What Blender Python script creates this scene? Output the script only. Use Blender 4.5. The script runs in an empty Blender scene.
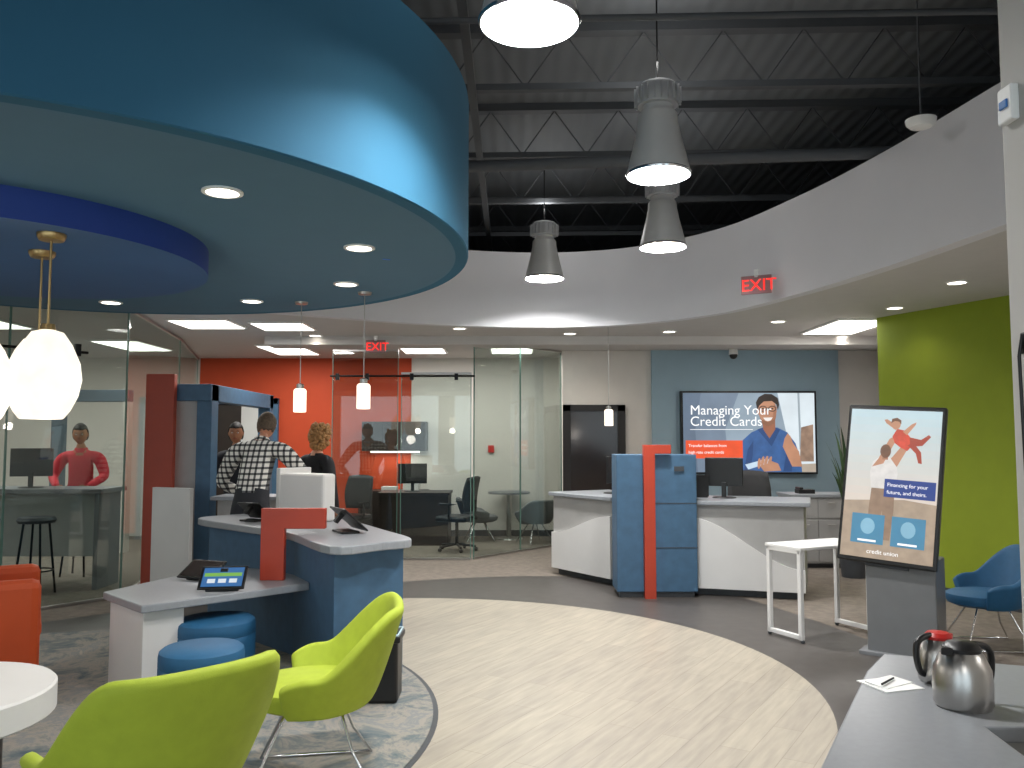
import bpy, bmesh, math, random
from mathutils import Vector, Matrix, Quaternion
random.seed(4)
pi=math.pi
scene=bpy.context.scene
try:
    scene.view_settings.view_transform='Standard'
except Exception as e: print(e)

# ---------------------------------------------------------------- materials
def lin(h):
    h=h.lstrip('#'); r=[int(h[i:i+2],16)/255 for i in (0,2,4)]
    return [((c+.055)/1.055)**2.4 if c>.04045 else c/12.92 for c in r]
MC={}
def M(name,hexc='#808080',rough=.5,metal=0.,var=.05,scale=6.,emit=0.,bump=0.,spec=.5,coat=0.):
    if name in MC: return MC[name]
    m=bpy.data.materials.new(name); m.use_nodes=True; nt=m.node_tree; b=nt.nodes['Principled BSDF']
    c=lin(hexc)
    b.inputs['Roughness'].default_value=rough; b.inputs['Metallic'].default_value=metal
    b.inputs['Specular IOR Level'].default_value=spec
    if coat: b.inputs['Coat Weight'].default_value=coat
    tc=nt.nodes.new('ShaderNodeTexCoord'); n=nt.nodes.new('ShaderNodeTexNoise'); n.inputs['Scale'].default_value=scale; n.inputs['Detail'].default_value=4
    nt.links.new(tc.outputs['Object'],n.inputs['Vector'])
    r=nt.nodes.new('ShaderNodeValToRGB'); r.color_ramp.elements[0].position=.3; r.color_ramp.elements[1].position=.7
    r.color_ramp.elements[0].color=[x*(1-var) for x in c]+[1]; r.color_ramp.elements[1].color=[min(1,x*(1+var)) for x in c]+[1]
    nt.links.new(n.outputs['Fac'],r.inputs['Fac'])
    if emit>0:
        b.inputs['Base Color'].default_value=(0.02,.02,.02,1)
        nt.links.new(r.outputs['Color'],b.inputs['Emission Color']); b.inputs['Emission Strength'].default_value=emit
    else:
        nt.links.new(r.outputs['Color'],b.inputs['Base Color'])
    if bump:
        bp=nt.nodes.new('ShaderNodeBump'); bp.inputs['Strength'].default_value=bump; bp.inputs['Distance'].default_value=.01
        n2=nt.nodes.new('ShaderNodeTexNoise'); n2.inputs['Scale'].default_value=scale*12
        nt.links.new(tc.outputs['Object'],n2.inputs['Vector'])
        nt.links.new(n2.outputs['Fac'],bp.inputs['Height']); nt.links.new(bp.outputs['Normal'],b.inputs['Normal'])
    MC[name]=m; return m

def glass_mat(name,tint,refl=.10):
    m=bpy.data.materials.new(name); m.use_nodes=True; nt=m.node_tree; nt.nodes.clear()
    o=nt.nodes.new('ShaderNodeOutputMaterial'); mx=nt.nodes.new('ShaderNodeMixShader'); t=nt.nodes.new('ShaderNodeBsdfTransparent')
    g=nt.nodes.new('ShaderNodeBsdfGlossy'); g.inputs['Roughness'].default_value=.01
    lw=nt.nodes.new('ShaderNodeLayerWeight'); lw.inputs['Blend'].default_value=.22
    ma=nt.nodes.new('ShaderNodeMath'); ma.operation='MULTIPLY_ADD'; ma.inputs[1].default_value=.35; ma.inputs[2].default_value=refl*.5
    t.inputs['Color'].default_value=lin(tint)+[1]
    nt.links.new(lw.outputs['Fresnel'],ma.inputs[0]); nt.links.new(ma.outputs[0],mx.inputs['Fac'])
    nt.links.new(t.outputs[0],mx.inputs[1]); nt.links.new(g.outputs[0],mx.inputs[2]); nt.links.new(mx.outputs[0],o.inputs['Surface'])
    return m

def wood_floor():
    m=bpy.data.materials.new('pale_wood_planks'); m.use_nodes=True; nt=m.node_tree; b=nt.nodes['Principled BSDF']
    tc=nt.nodes.new('ShaderNodeTexCoord'); mp=nt.nodes.new('ShaderNodeMapping'); mp.inputs['Rotation'].default_value=(0,0,math.radians(-58))
    nt.links.new(tc.outputs['Object'],mp.inputs['Vector'])
    br=nt.nodes.new('ShaderNodeTexBrick'); br.inputs['Scale'].default_value=1; br.inputs['Brick Width'].default_value=1.2; br.inputs['Row Height'].default_value=.16
    br.inputs['Mortar Size'].default_value=.002; br.offset=.37
    br.inputs['Color1'].default_value=lin('#a79f90')+[1]; br.inputs['Color2'].default_value=lin('#9d9588')+[1]; br.inputs['Mortar'].default_value=lin('#8c8477')+[1]
    nt.links.new(mp.outputs[0],br.inputs['Vector'])
    mp2=nt.nodes.new('ShaderNodeMapping'); mp2.inputs['Scale'].default_value=(3,26,1); nt.links.new(mp.outputs[0],mp2.inputs['Vector'])
    n=nt.nodes.new('ShaderNodeTexNoise'); n.inputs['Scale'].default_value=1; n.inputs['Detail'].default_value=6; nt.links.new(mp2.outputs[0],n.inputs['Vector'])
    r=nt.nodes.new('ShaderNodeValToRGB'); r.color_ramp.elements[0].position=.3; r.color_ramp.elements[1].position=.7
    r.color_ramp.elements[0].color=(.78,.78,.78,1); r.color_ramp.elements[1].color=(1.05,1.04,1.02,1)
    nt.links.new(n.outputs['Fac'],r.inputs['Fac'])
    mx=nt.nodes.new('ShaderNodeMix'); mx.data_type='RGBA'; mx.blend_type='MULTIPLY'; mx.inputs['Factor'].default_value=1
    nt.links.new(br.outputs['Color'],mx.inputs['A']); nt.links.new(r.outputs['Color'],mx.inputs['B']); nt.links.new(mx.outputs['Result'],b.inputs['Base Color'])
    b.inputs['Roughness'].default_value=.42; return m
def rug_mat():
    m=bpy.data.materials.new('distressed_rug'); m.use_nodes=True; nt=m.node_tree; b=nt.nodes['Principled BSDF']
    tc=nt.nodes.new('ShaderNodeTexCoord'); n=nt.nodes.new('ShaderNodeTexNoise'); n.inputs['Scale'].default_value=3.2; n.inputs['Detail'].default_value=9; n.inputs['Roughness'].default_value=.72
    n.inputs['Distortion'].default_value=.8
    nt.links.new(tc.outputs['Object'],n.inputs['Vector'])
    r=nt.nodes.new('ShaderNodeValToRGB'); e=r.color_ramp.elements
    e[0].position=.33; e[0].color=lin('#485862')+[1]; e[1].position=.68; e[1].color=lin('#a0978a')+[1]
    x=e.new(.45); x.color=lin('#707574')+[1]; x=e.new(.52); x.color=lin('#928c82')+[1]; x=e.new(.58); x.color=lin('#777b7c')+[1]
    nt.links.new(n.outputs['Fac'],r.inputs['Fac']); nt.links.new(r.outputs['Color'],b.inputs['Base Color']); b.inputs['Roughness'].default_value=.95
    return m
def plaid_mat():
    m=bpy.data.materials.new('checked_shirt'); m.use_nodes=True; nt=m.node_tree; b=nt.nodes['Principled BSDF']; b.inputs['Roughness'].default_value=.9
    tc=nt.nodes.new('ShaderNodeTexCoord'); sx=nt.nodes.new('ShaderNodeSeparateXYZ'); nt.links.new(tc.outputs['Object'],sx.inputs[0])
    outs=[]
    for ax in ('X','Z'):
        a=nt.nodes.new('ShaderNodeMath'); a.operation='MULTIPLY'; a.inputs[1].default_value=20; nt.links.new(sx.outputs[ax],a.inputs[0])
        f=nt.nodes.new('ShaderNodeMath'); f.operation='FRACT'; nt.links.new(a.outputs[0],f.inputs[0])
        g=nt.nodes.new('ShaderNodeMath'); g.operation='GREATER_THAN'; g.inputs[1].default_value=.38; nt.links.new(f.outputs[0],g.inputs[0]); outs.append(g)
    s=nt.nodes.new('ShaderNodeMath'); s.operation='ADD'; nt.links.new(outs[0].outputs[0],s.inputs[0]); nt.links.new(outs[1].outputs[0],s.inputs[1])
    h=nt.nodes.new('ShaderNodeMath'); h.operation='MULTIPLY'; h.inputs[1].default_value=.5; nt.links.new(s.outputs[0],h.inputs[0])
    r=nt.nodes.new('ShaderNodeValToRGB'); r.color_ramp.interpolation='CONSTANT'; e=r.color_ramp.elements
    e[0].position=0; e[0].color=(.01,.01,.012,1); e[1].position=.75; e[1].color=(.80,.78,.73,1); x=e.new(.3); x.color=(.13,.13,.13,1)
    nt.links.new(h.outputs[0],r.inputs['Fac']); nt.links.new(r.outputs['Color'],b.inputs['Base Color']); return m
def deck_mat():
    m=M('dark_metal_deck','#64686c',.8,var=.06,scale=1.5); nt=m.node_tree; b=nt.nodes['Principled BSDF']
    tc=nt.nodes.new('ShaderNodeTexCoord'); w=nt.nodes.new('ShaderNodeTexWave'); w.inputs['Scale'].default_value=2.2; w.bands_direction='X'
    nt.links.new(tc.outputs['Object'],w.inputs['Vector']); bp=nt.nodes.new('ShaderNodeBump'); bp.inputs['Distance'].default_value=.02; bp.inputs['Strength'].default_value=.35
    nt.links.new(w.outputs['Fac'],bp.inputs['Height']); nt.links.new(bp.outputs['Normal'],b.inputs['Normal']); return m

# ---------------------------------------------------------------- helpers
def link(o,parent=None):
    bpy.context.collection.objects.link(o)
    if parent is not None: o.parent=parent
    return o
def E(name,loc=(0,0,0),rz=0,rot=None):
    o=bpy.data.objects.new(name,None); o.empty_display_size=.1; o.location=loc; o.rotation_euler=rot if rot else (0,0,rz); link(o); return o
def mesh_obj(name,verts,faces,mat,parent=None,smooth=False,loc=(0,0,0),rot=(0,0,0)):
    me=bpy.data.meshes.new(name); me.from_pydata([tuple(v) for v in verts],[],faces); me.update()
    bm=bmesh.new(); bm.from_mesh(me); bmesh.ops.recalc_face_normals(bm,faces=bm.faces); bm.to_mesh(me); bm.free()
    if smooth:
        for p in me.polygons: p.use_smooth=True
    o=bpy.data.objects.new(name,me); o.location=loc; o.rotation_euler=rot
    if mat: me.materials.append(mat)
    return link(o,parent)
def bev(o,w,seg=2):
    if w>0:
        m=o.modifiers.new('bevel','BEVEL'); m.width=w; m.segments=seg; m.limit_method='ANGLE'; m.angle_limit=math.radians(35)
    return o
def box(name,size,loc,mat,parent=None,rot=(0,0,0),bevel=.004):
    x,y,z=[s/2 for s in size]
    v=[(-x,-y,-z),(x,-y,-z),(x,y,-z),(-x,y,-z),(-x,-y,z),(x,-y,z),(x,y,z),(-x,y,z)]
    f=[(0,3,2,1),(4,5,6,7),(0,1,5,4),(1,2,6,5),(2,3,7,6),(3,0,4,7)]
    return bev(mesh_obj(name,v,f,mat,parent,loc=loc,rot=rot),min(bevel,min(size)*.4))
def B(name,x0,x1,y0,y1,z0,z1,mat,parent=None,bevel=.004):
    return box(name,(x1-x0,y1-y0,z1-z0),((x0+x1)/2,(y0+y1)/2,(z0+z1)/2),mat,parent,bevel=bevel)
def prism(name,pts,z0,z1,mat,parent=None,bevel=.004,smooth=False):
    n=len(pts); v=[(x,y,z0) for x,y in pts]+[(x,y,z1) for x,y in pts]
    f=[tuple(range(n))[::-1],tuple(range(n,2*n))]+[(i,(i+1)%n,n+(i+1)%n,n+i) for i in range(n)]
    o=mesh_obj(name,v,f,mat,parent)
    if smooth:
        for p in o.data.polygons:
            if len(p.vertices)==4: p.use_smooth=True
    return bev(o,bevel)
def slabxz(name,pts,y0,y1,mat,parent=None,bevel=.004):
    n=len(pts); v=[(x,y0,z) for x,z in pts]+[(x,y1,z) for x,z in pts]
    f=[tuple(range(n)),tuple(range(n,2*n))[::-1]]+[(i,(i+1)%n,n+(i+1)%n,n+i) for i in range(n)]
    return bev(mesh_obj(name,v,f,mat,parent),bevel)
def circ(cx,cy,r,n=64,ry=None,a0=0,a1=2*pi):
    ry=ry or r
    return [(cx+r*math.cos(a0+(a1-a0)*i/n),cy+ry*math.sin(a0+(a1-a0)*i/n)) for i in range(n)]
def lathe(name,prof,mat,parent=None,loc=(0,0,0),rot=(0,0,0),n=32,smooth=True,cap=True):
    v=[];f=[]
    for r,z in prof:
        for i in range(n):
            a=2*pi*i/n; v.append((r*math.cos(a),r*math.sin(a),z))
    for k in range(len(prof)-1):
        for i in range(n):
            j=(i+1)%n; f.append((k*n+i,k*n+j,(k+1)*n+j,(k+1)*n+i))
    if cap:
        if prof[0][0]>.001: f.append(tuple(range(n))[::-1])
        if prof[-1][0]>.001: f.append(tuple(range((len(prof)-1)*n,len(prof)*n)))
    o=mesh_obj(name,v,f,mat,parent,smooth=False,loc=loc,rot=rot)
    if smooth:
        for p in o.data.polygons: p.use_smooth=len(p.vertices)==4
        m=o.modifiers.new('es','EDGE_SPLIT'); m.split_angle=math.radians(40)
    return o
def tube(name,pts,r,mat,parent=None,cyclic=False,smooth=False,res=3):
    c=bpy.data.curves.new(name,'CURVE'); c.dimensions='3D'; c.bevel_depth=r; c.bevel_resolution=res; c.use_fill_caps=True
    s=c.splines.new('NURBS' if smooth else 'POLY'); s.points.add(len(pts)-1)
    for p,q in zip(s.points,pts): p.co=(*q,1)
    if smooth: s.order_u=3; s.use_endpoint_u=True
    s.use_cyclic_u=cyclic; c.materials.append(mat)
    tmp=bpy.data.objects.new(name+'_c',c)
    me=bpy.data.meshes.new_from_object(tmp)
    bpy.data.objects.remove(tmp)
    if len(me.polygons)==0: return link(bpy.data.objects.new(name,c),parent)
    me.name=name
    for p in me.polygons: p.use_smooth=len(p.vertices)==4
    return link(bpy.data.objects.new(name,me),parent)
def ball(name,loc,s,mat,parent=None,rot=(0,0,0),seg=20):
    bm=bmesh.new(); bmesh.ops.create_uvsphere(bm,u_segments=seg,v_segments=max(8,seg*2//3),radius=1)
    for v in bm.verts: v.co=Vector((v.co.x*s[0],v.co.y*s[1],v.co.z*s[2]))
    me=bpy.data.meshes.new(name); bm.to_mesh(me); bm.free()
    for p in me.polygons: p.use_smooth=True
    me.materials.append(mat); o=bpy.data.objects.new(name,me); o.location=loc; o.rotation_euler=rot; return link(o,parent)
def text(name,body,loc,size,mat,parent=None,rot=(pi/2,0,0),ext=.0008):
    c=bpy.data.curves.new(name,'FONT'); c.body=body; c.size=size; c.extrude=ext; c.materials.append(mat)
    o=bpy.data.objects.new(name,c); o.location=loc; o.rotation_euler=rot; return link(o,parent)
def flat(name,pts,y,mat,parent):   # thin graphic layer in local XZ
    n=len(pts); v=[(x,y,z) for x,z in pts]+[(x,y+.0015,z) for x,z in pts]
    f=[tuple(range(n)),tuple(range(n,2*n))[::-1]]+[(i,n+i,n+(i+1)%n,(i+1)%n) for i in range(n)]
    return mesh_obj(name,v,f,mat,parent)
def rect(x0,x1,z0,z1): return [(x0,z0),(x1,z0),(x1,z1),(x0,z1)]
def light(name,kind,loc,power,parent=None,color=(1,1,1),rot=(0,0,0),size=.3,size_y=None,spot=120,blend=.6):
    l=bpy.data.lights.new(name,kind); l.energy=power; l.color=color
    if kind=='AREA':
        if size_y: l.shape='RECTANGLE'; l.size=size; l.size_y=size_y
        else: l.shape='DISK'; l.size=size
    elif kind=='SPOT': l.spot_size=math.radians(spot); l.spot_blend=blend; l.shadow_soft_size=size
    else: l.shadow_soft_size=size
    o=bpy.data.objects.new(name,l); o.location=loc; o.rotation_euler=rot; return link(o,parent)
def catmull(pts,k=10):
    n=len(pts); out=[]
    for i in range(n):
        p0,p1,p2,p3=[Vector(pts[(i+j-1)%n]) for j in range(4)]
        for s in range(k):
            t=s/k
            q=.5*((2*p1)+(-p0+p2)*t+(2*p0-5*p1+4*p2-p3)*t*t+(-p0+3*p1-3*p2+p3)*t**3); out.append((q.x,q.y))
    return out
def wall(name,p,q,z0,z1,t,mat,side=1):
    d=Vector((q[0]-p[0],q[1]-p[1])); n=Vector((-d.y,d.x)).normalized()*t*side
    return prism(name,[tuple(p),tuple(q),(q[0]+n.x,q[1]+n.y),(p[0]+n.x,p[1]+n.y)],z0,z1,mat,bevel=0)

# palette
wallw=M('wall_paint_warm_white','#d8d2cb',.8,var=.02); ceilm=M('ceiling_paint','#c8c5c2',.85,var=.02)
soff=M('soffit_grey_paint','#d9d9dd',.75,var=.02,scale=2)
drumb=M('drum_blue_paint','#33647f',.8,var=.03,scale=1.5,spec=.2); drumu=M('drum_blue_lit_underside','#4b7088',.8,var=.02)  # underside is the same paint; its lighter lit tone is put into the colour
navy=M('disc_cobalt_paint','#193a8a',.6,var=.03)
orange=M('orange_wall_paint','#bb421a',.7,var=.03); green=M('green_wall_paint','#86971f',.75,var=.03); blueg=M('pale_blue_wall_paint','#98b0bd',.8,var=.02)
darkfl=M('charcoal_vinyl','#494542',.42,var=.12,scale=9); carpet=M('office_carpet','#766d64',.95,var=.18,scale=14,bump=.3)
black=M('black_plastic','#0c0c0d',.4); blackm=M('black_metal','#141415',.35,metal=.6); chrome=M('chrome','#d8d8da',.15,metal=1,var=.01)
steel=M('brushed_steel','#b5b3b0',.3,metal=1,var=.04); lime=M('lime_upholstery','#a6b733',.75,var=.05,scale=20,bump=.15)
alu=M('spun_aluminium','#d6d5d3',.35,metal=.2,var=.03)
bluef=M('blue_upholstery','#1f5980',.6,var=.05,scale=20,bump=.1); orangef=M('orange_upholstery','#b8440f',.6,var=.05)
podblue=M('pod_blue_laminate','#3e5f7b',.55,var=.10,scale=12); slab=M('grey_solid_surface','#8f9398',.35,var=.05,scale=40)
offw=M('white_laminate','#d4d3d1',.5,var=.03,scale=3); lgrey=M('light_grey_laminate','#a3a2a0',.5,var=.05); redor=M('red_orange_laminate','#ad3a22',.5,var=.05)
dgrey=M('dark_grey_metal','#3c3f43',.5,var=.05); mgrey=M('mid_grey_metal','#75777a',.5,var=.05); brown=M('espresso_wood','#2a1e18',.5,var=.2,scale=5)
lampw=M('lamp_diffuser','#fff6e6',emit=7,var=0); lampsoft=M('opal_glass_lit','#fff0dc',emit=2.0,var=.02); troff=M('troffer_lens','#fffaf0',emit=3,var=0)
bayl=M('highbay_lens','#ffffff',emit=10,var=0); redem=M('exit_red','#ff2418',emit=1.6,var=0); white=M('white_plastic','#efefec',.4,var=.01)
greyfab=M('grey_fabric','#6b6c6e',.8,var=.08); brass=M('brushed_brass','#b79a6a',.35,metal=1,var=.03)
glassm=glass_mat('office_glass','#eaf0ed'); edge=M('glass_edge','#5a7a70',.2); winm=glass_mat('window_glass','#f4f8f8',.02)
skin=M('skin_tone','#c98f72',.55,var=.03); skin2=M('skin_tone_tan','#a8704f',.55,var=.03)

# ---------------------------------------------------------------- shell
X0,X1,Y0,Y1=-9.5,5.9,-3.5,14.0; CZ=2.98; DZ=4.75
RING=catmull([(3.2,4.2),(3.08,5.2),(2.92,6.4),(2.65,7.6),(2.2,8.8),(1.35,9.65),(.3,9.9),(-.9,9.65),(-2.1,9.0),(-3.4,8.1),(-4.6,6.8),(-5.3,5.0),(-4.8,2.8),(-3.2,1.0),(-1,.1),(1.0,.3),(2.4,1.5),(3.0,2.9)])
B('floor',X0-.2,X1+.2,Y0-.2,Y1+.2,-.1,0,carpet,bevel=0)
prism('floor_charcoal_ring',RING,0,.003,darkfl,bevel=0)
prism('floor_wood_inlay',circ(-.9,5.65,2.86,128),.003,.006,wood_floor(),bevel=0)
prism('trim_rug_edge',circ(-2.85,4.75,2.43,128),.006,.009,dgrey,bevel=0)
prism('round_area_rug',circ(-2.85,4.75,2.40,128),.009,.014,rug_mat(),bevel=0)
# ceiling with opening
cx,cy=-1.0,5.0; v=[];f=[]; n=len(RING)
for (x,y) in RING:
    d=Vector((x-cx,y-cy)); ts=[]
    if d.x>1e-6: ts.append((X1-cx)/d.x)
    if d.x<-1e-6: ts.append((X0-cx)/d.x)
    if d.y>1e-6: ts.append((Y1-cy)/d.y)
    if d.y<-1e-6: ts.append((Y0-cy)/d.y)
    t=min(ts); v+= [(x,y,CZ),(cx+d.x*t,cy+d.y*t,CZ),(x,y,CZ+.05),(cx+d.x*t,cy+d.y*t,CZ+.05)]
for i in range(n):
    a=4*i;b=4*((i+1)%n); f+=[(a,a+1,b+1,b),(a+2,b+2,b+3,a+3)]
mesh_obj('ceiling',v,f,ceilm)
# soffit fascia
v=[];f=[]
for (x,y) in RING:
    d=Vector((x-cx,y-cy)).normalized()*.12
    v+=[(x,y,CZ-.03),(x,y,3.86),(x+d.x,y+d.y,3.86),(x+d.x,y+d.y,CZ-.03)]
for i in range(n):
    a=4*i;b=4*((i+1)%n)
    for k in range(4): f.append((a+k,b+k,b+(k+1)%4,a+(k+1)%4))
o=mesh_obj('soffit_curved_fascia',v,f,soff)
for p in o.data.polygons: p.use_smooth=True
o.modifiers.new('es','EDGE_SPLIT').split_angle=.7
B('roof_deck',X0-.2,X1+.2,Y0-.2,Y1+.2,DZ,DZ+.1,deck_mat(),bevel=0)
plen=M('plenum_dark','#65686c',.8)
B('wall_plenum_back',X0,X1,Y1,Y1+.15,CZ+.05,DZ,plen,bevel=0); B('wall_plenum_left',X0-.15,X0,Y0,Y1,CZ+.05,DZ,plen,bevel=0)
B('wall_plenum_right',X1,X1+.15,Y0,Y1,CZ+.05,DZ,plen,bevel=0); B('wall_plenum_front',X0,X1,Y0-.15,Y0,CZ+.05,DZ,plen,bevel=0)
# joists
jm=M('joist_dark_paint','#505357',.7,var=.05)
for i,yy in enumerate((3.2,4.7,6.2,7.7,9.2,10.7,12.2)):
    jo=E('roof_joist',(-1.8,yy,0),math.radians(-2.0))
    B('chord_bottom',-7.4,7.4,-.03,.03,4.24,4.29,jm,jo,bevel=0); B('chord_top',-7.4,7.4,-.05,.05,4.68,4.75,jm,jo,bevel=0)
    pts=[(-7.4+.3*k,0,4.27 if k%2 else 4.69) for k in range(50)]
    tube('web',pts,.009,jm,jo,res=1)
for xx in (-.3,): B('roof_bridging',xx-.03,xx+.03,.5,13.5,4.20,4.24,jm,bevel=0)
tube('sprinkler_pipe',[(-4.5,7.35,3.92),(3.25,6.55,3.92)],.05,jm)
tube('conduit_pipe',[(-2,4.9,4.12),(3.6,4.7,4.12)],.02,jm)
# walls
def W(*a,**k): return wall(*a,**k)
B('wall_back_left',X0,-5.27,Y1,Y1+.15,0,CZ,wallw,bevel=0)
B('wall_back_orange',-5.27,-1.70,Y1-.02,Y1+.15,0,CZ,orange,bevel=0)
B('wall_back_office',-1.70,.78,Y1,Y1+.15,0,CZ,wallw,bevel=0)
B('wall_return_office',.78,.93,12.8,Y1+.15,0,CZ,wallw,bevel=0)
B('wall_back_right',.93,X1,12.8,12.95,0,CZ,wallw,bevel=0)
B('wall_back_blue_accent',2.15,5.02,12.72,12.8,0,CZ,blueg,bevel=0)
W('wall_right_return',(4.15,9.36),(5.75,12.8),0,CZ,.1,wallw,side=-1)
W('wall_green',(4.13,9.33),(4.85,7.6),0,CZ,.12,green,side=1)
W('wall_right',(4.85,7.6),(4.95,Y0),0,CZ,.15,wallw,side=1)
B('wall_left',X0-.15,X0,Y0,Y1+.15,0,CZ,wallw,bevel=0)
for i in range(5):
    x=X0+i*3.6
    B('wall_front_pier',x,x+.5,Y0-.15,Y0,0,CZ,wallw,bevel=0) if i<4 else B('wall_front_pier',x,x+.99,Y0-.15,Y0,0,CZ,wallw,bevel=0)
    if i<4: box('window_%d'%(i+1),(3.1,.02,2.98),(x+2.05,Y0-.07,1.49),winm,bevel=0)
for nm,a in (('baseboard_back_right',(.93,5.7,12.68,12.72)),('baseboard_back_office',(-1.7,.78,13.97,14.0)),('baseboard_back_orange',(-5.27,-1.7,13.95,13.98))):
    B(nm,a[0],a[1],a[2],a[3],0,.1,dgrey,bevel=0)
W('baseboard_green',(4.12,9.31),(4.83,7.6),0,.1,.012,dgrey,side=-1)
B('trim_bulkhead',-3.3,5.0,11.0,11.5,2.87,CZ,ceilm,bevel=0)
pc=E('structural_column',(1.375,1.76,0)); B('shaft',-.20,.32,-.18,.19,0,DZ,M('column_paint','#b9b7b2',.7,var=.02),pc,bevel=.01)
td=E('wall_sensor',(1.165,1.90,2.385)); box('housing',(.02,.055,.085),(0,0,0),white,td); box('lens',(.006,.03,.02),(-.012,0,.0),M('blue_tape','#2c6fb5',.5),td)
hk=E('wall_bracket_hook',(1.168,1.88,1.82)); box('plate',(.012,.02,.05),(0,0,0),black,hk); tube('hook',[(-.005,0,.02),(-.014,0,-.03),(-.008,0,-.38)],.004,black,hk)

# ---------------------------------------------------------------- drum
dr=E('blue_ceiling_drum',(-2.85,5.0,0))
lathe('fascia',[(2.58,3.71),(2.58,2.757)],drumb,dr,n=160,cap=False)
lathe('fascia_lip',[(2.58,2.757),(2.572,2.75),(2.5,2.75)],drumb,dr,n=160,cap=False)
lathe('underside',[(2.5,2.75),(0.001,2.75)],drumu,dr,n=160,cap=False)
lathe('lid',[(2.58,3.71),(.001,3.72)],drumb,dr,n=96,cap=False)
for a in (0.6,2.2,3.8,5.4): tube('hanger_rod',[(2*math.cos(a),2*math.sin(a),3.71),(2*math.cos(a),2*math.sin(a),DZ)],.012,jm,dr)
nd=E('cobalt_ceiling_disc',(-3.0,4.65,0)); 
lathe('rim',[(1.2,2.75),(1.2,2.60)],navy,nd,n=128,cap=False); lathe('face',[(1.2,2.60),(.001,2.60)],M('disc_face','#2e5888',.6,var=.03),nd,n=128,cap=False)
warm=(1,.90,.80); neut=(1,.975,.95)
def downlight(x,y,z,power=18,r=.075,col=warm):
    d=E('recessed_downlight',(x,y,z)); lathe('trim_ring',[(r*1.25,0),(r*1.25,-.008),(r,-.010),(r,0)],white,d,n=24,cap=False)
    lathe('lens',[(r,-.003),(.001,-.003)],lampw,d,n=24,cap=False)
    light('lamp','SPOT',(0,0,-.02),power,d,col,size=.06,spot=130,blend=.8)
for k in range(10):
    a=math.radians(-39+36*k); downlight(-2.85+1.94*math.cos(a),5+1.94*math.sin(a),2.75,10)
for x,y,pw in ((-.65,10.2,14),(.75,10.7,16),(2.0,10.5,16),(3.1,9.6,14),(4.4,11.0,20),(1.2,12.1,20),(3.4,11.9,20),(3.6,5.6,13),(3.9,7.2,13),(3.7,3.6,13),(4.0,8.6,11),(-2.6,10.9,16)):  # cans close to the back wall are added to brighten it
    downlight(x,y,CZ,pw)
def troffer(x,y,power=30,sx=.62,sy=1.2):
    t=E('troffer_light',(x,y,CZ)); box('frame',(sx+.06,sy+.06,.02),(0,0,-.01),white,t); box('lens',(sx,sy,.006),(0,0,-.023),troff,t,bevel=0)
    light('lamp','AREA',(0,0,-.035),power,t,neut,size=sx,size_y=sy)
for x,y in ((-1.35,12.4),(.0,12.4),(4.05,10.0),(-6.2,9.5),(-7.5,7.3),(-5.5,12),(-7.8,11.5),(-3.4,12.6),(-7.5,3.5),(-7.5,0),(-3.5,-1.8),(0,-1.8),(3.5,-1.5),(4.1,1.2)):  # front-zone troffers are unseen, added to light the room
    troffer(x,y)
troffer(-3.6,9.75,28,.66,.66); troffer(-2.76,9.95,28,.6,.6)
def highbay(x,y,z,power=105):
    h=E('highbay_pendant',(x,y,z))
    lathe('bell',[(.215,0),(.213,.02),(.19,.12),(.155,.26),(.135,.36),(.13,.42)],alu,h,n=48,cap=False)
    lathe('bell_inner',[(.21,.0),(.185,.12),(.15,.26),(.12,.36)],M('reflector_white','#e8e8e6',.4,var=0),h,n=48,cap=False)
    lathe('lens',[(.170,.15),(.001,.15)],bayl,h,n=40,cap=False)
    lathe('rim',[(.218,0),(.222,.012),(.214,.022)],chrome,h,n=48,cap=False)
    lathe('neck',[(.13,.42),(.10,.46),(.10,.48)],alu,h,cap=False)
    lathe('driver_housing',[(.001,.48),(.135,.48),(.14,.49),(.14,.60),(.12,.63),(.001,.635)],M('cast_aluminium','#b4b5b7',.5,metal=.2),h,cap=False)
    for k in range(20):
        a=2*pi*k/20; box('fin',(.03,.006,.11),(.145*math.cos(a),.145*math.sin(a),.545),MC['cast_aluminium'],h,rot=(0,0,a),bevel=0)
    tube('cord',[(0,0,.63),(0,0,DZ-z)],.006,black,h)
    light('lamp','AREA',(0,0,.14),power,h,(1,.985,.965),size=.32)
    light('deck_fill_light','POINT',(0,0,.80),9,h,(1,.98,.95),size=.1)  # added fill above the housing, brightens the dark roof deck
for x,y in ((.075,3.45),(.99,5.5),(1.40,7.6),(.36,9.1)): highbay(x,y,3.38)

# pendants
def big_pendant(x,y,ztop,cz=2.575):
    p=E('glass_pendant_lamp',(x,y,ztop))
    lathe('shade',[(.03,0),(.07,-.012),(.108,-.07),(.145,-.16),(.155,-.24),(.140,-.32),(.108,-.39),(.082,-.425),(.075,-.43)],M('opal_glass_bright','#fff1e0',emit=1.3,var=.08,scale=9),p,n=40)
    lathe('cap',[(.001,.03),(.03,.028),(.035,0),(.001,-.001)],brass,p,n=24,cap=False)
    tube('stem',[(0,0,.03),(0,0,cz-ztop)],.006,brass,p)
    lathe('canopy',[(.001,cz-ztop-.01),(.055,cz-ztop-.008),(.065,cz-ztop+.01),(.065,2.6-ztop)],brass,p,n=28,cap=False)
    light('lamp','POINT',(0,0,-.52),4,p,warm,size=.1)
big_pendant(-2.24,3.98,2.13); big_pendant(-2.50,4.36,2.14); big_pendant(-2.55,3.95,2.10)
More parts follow.
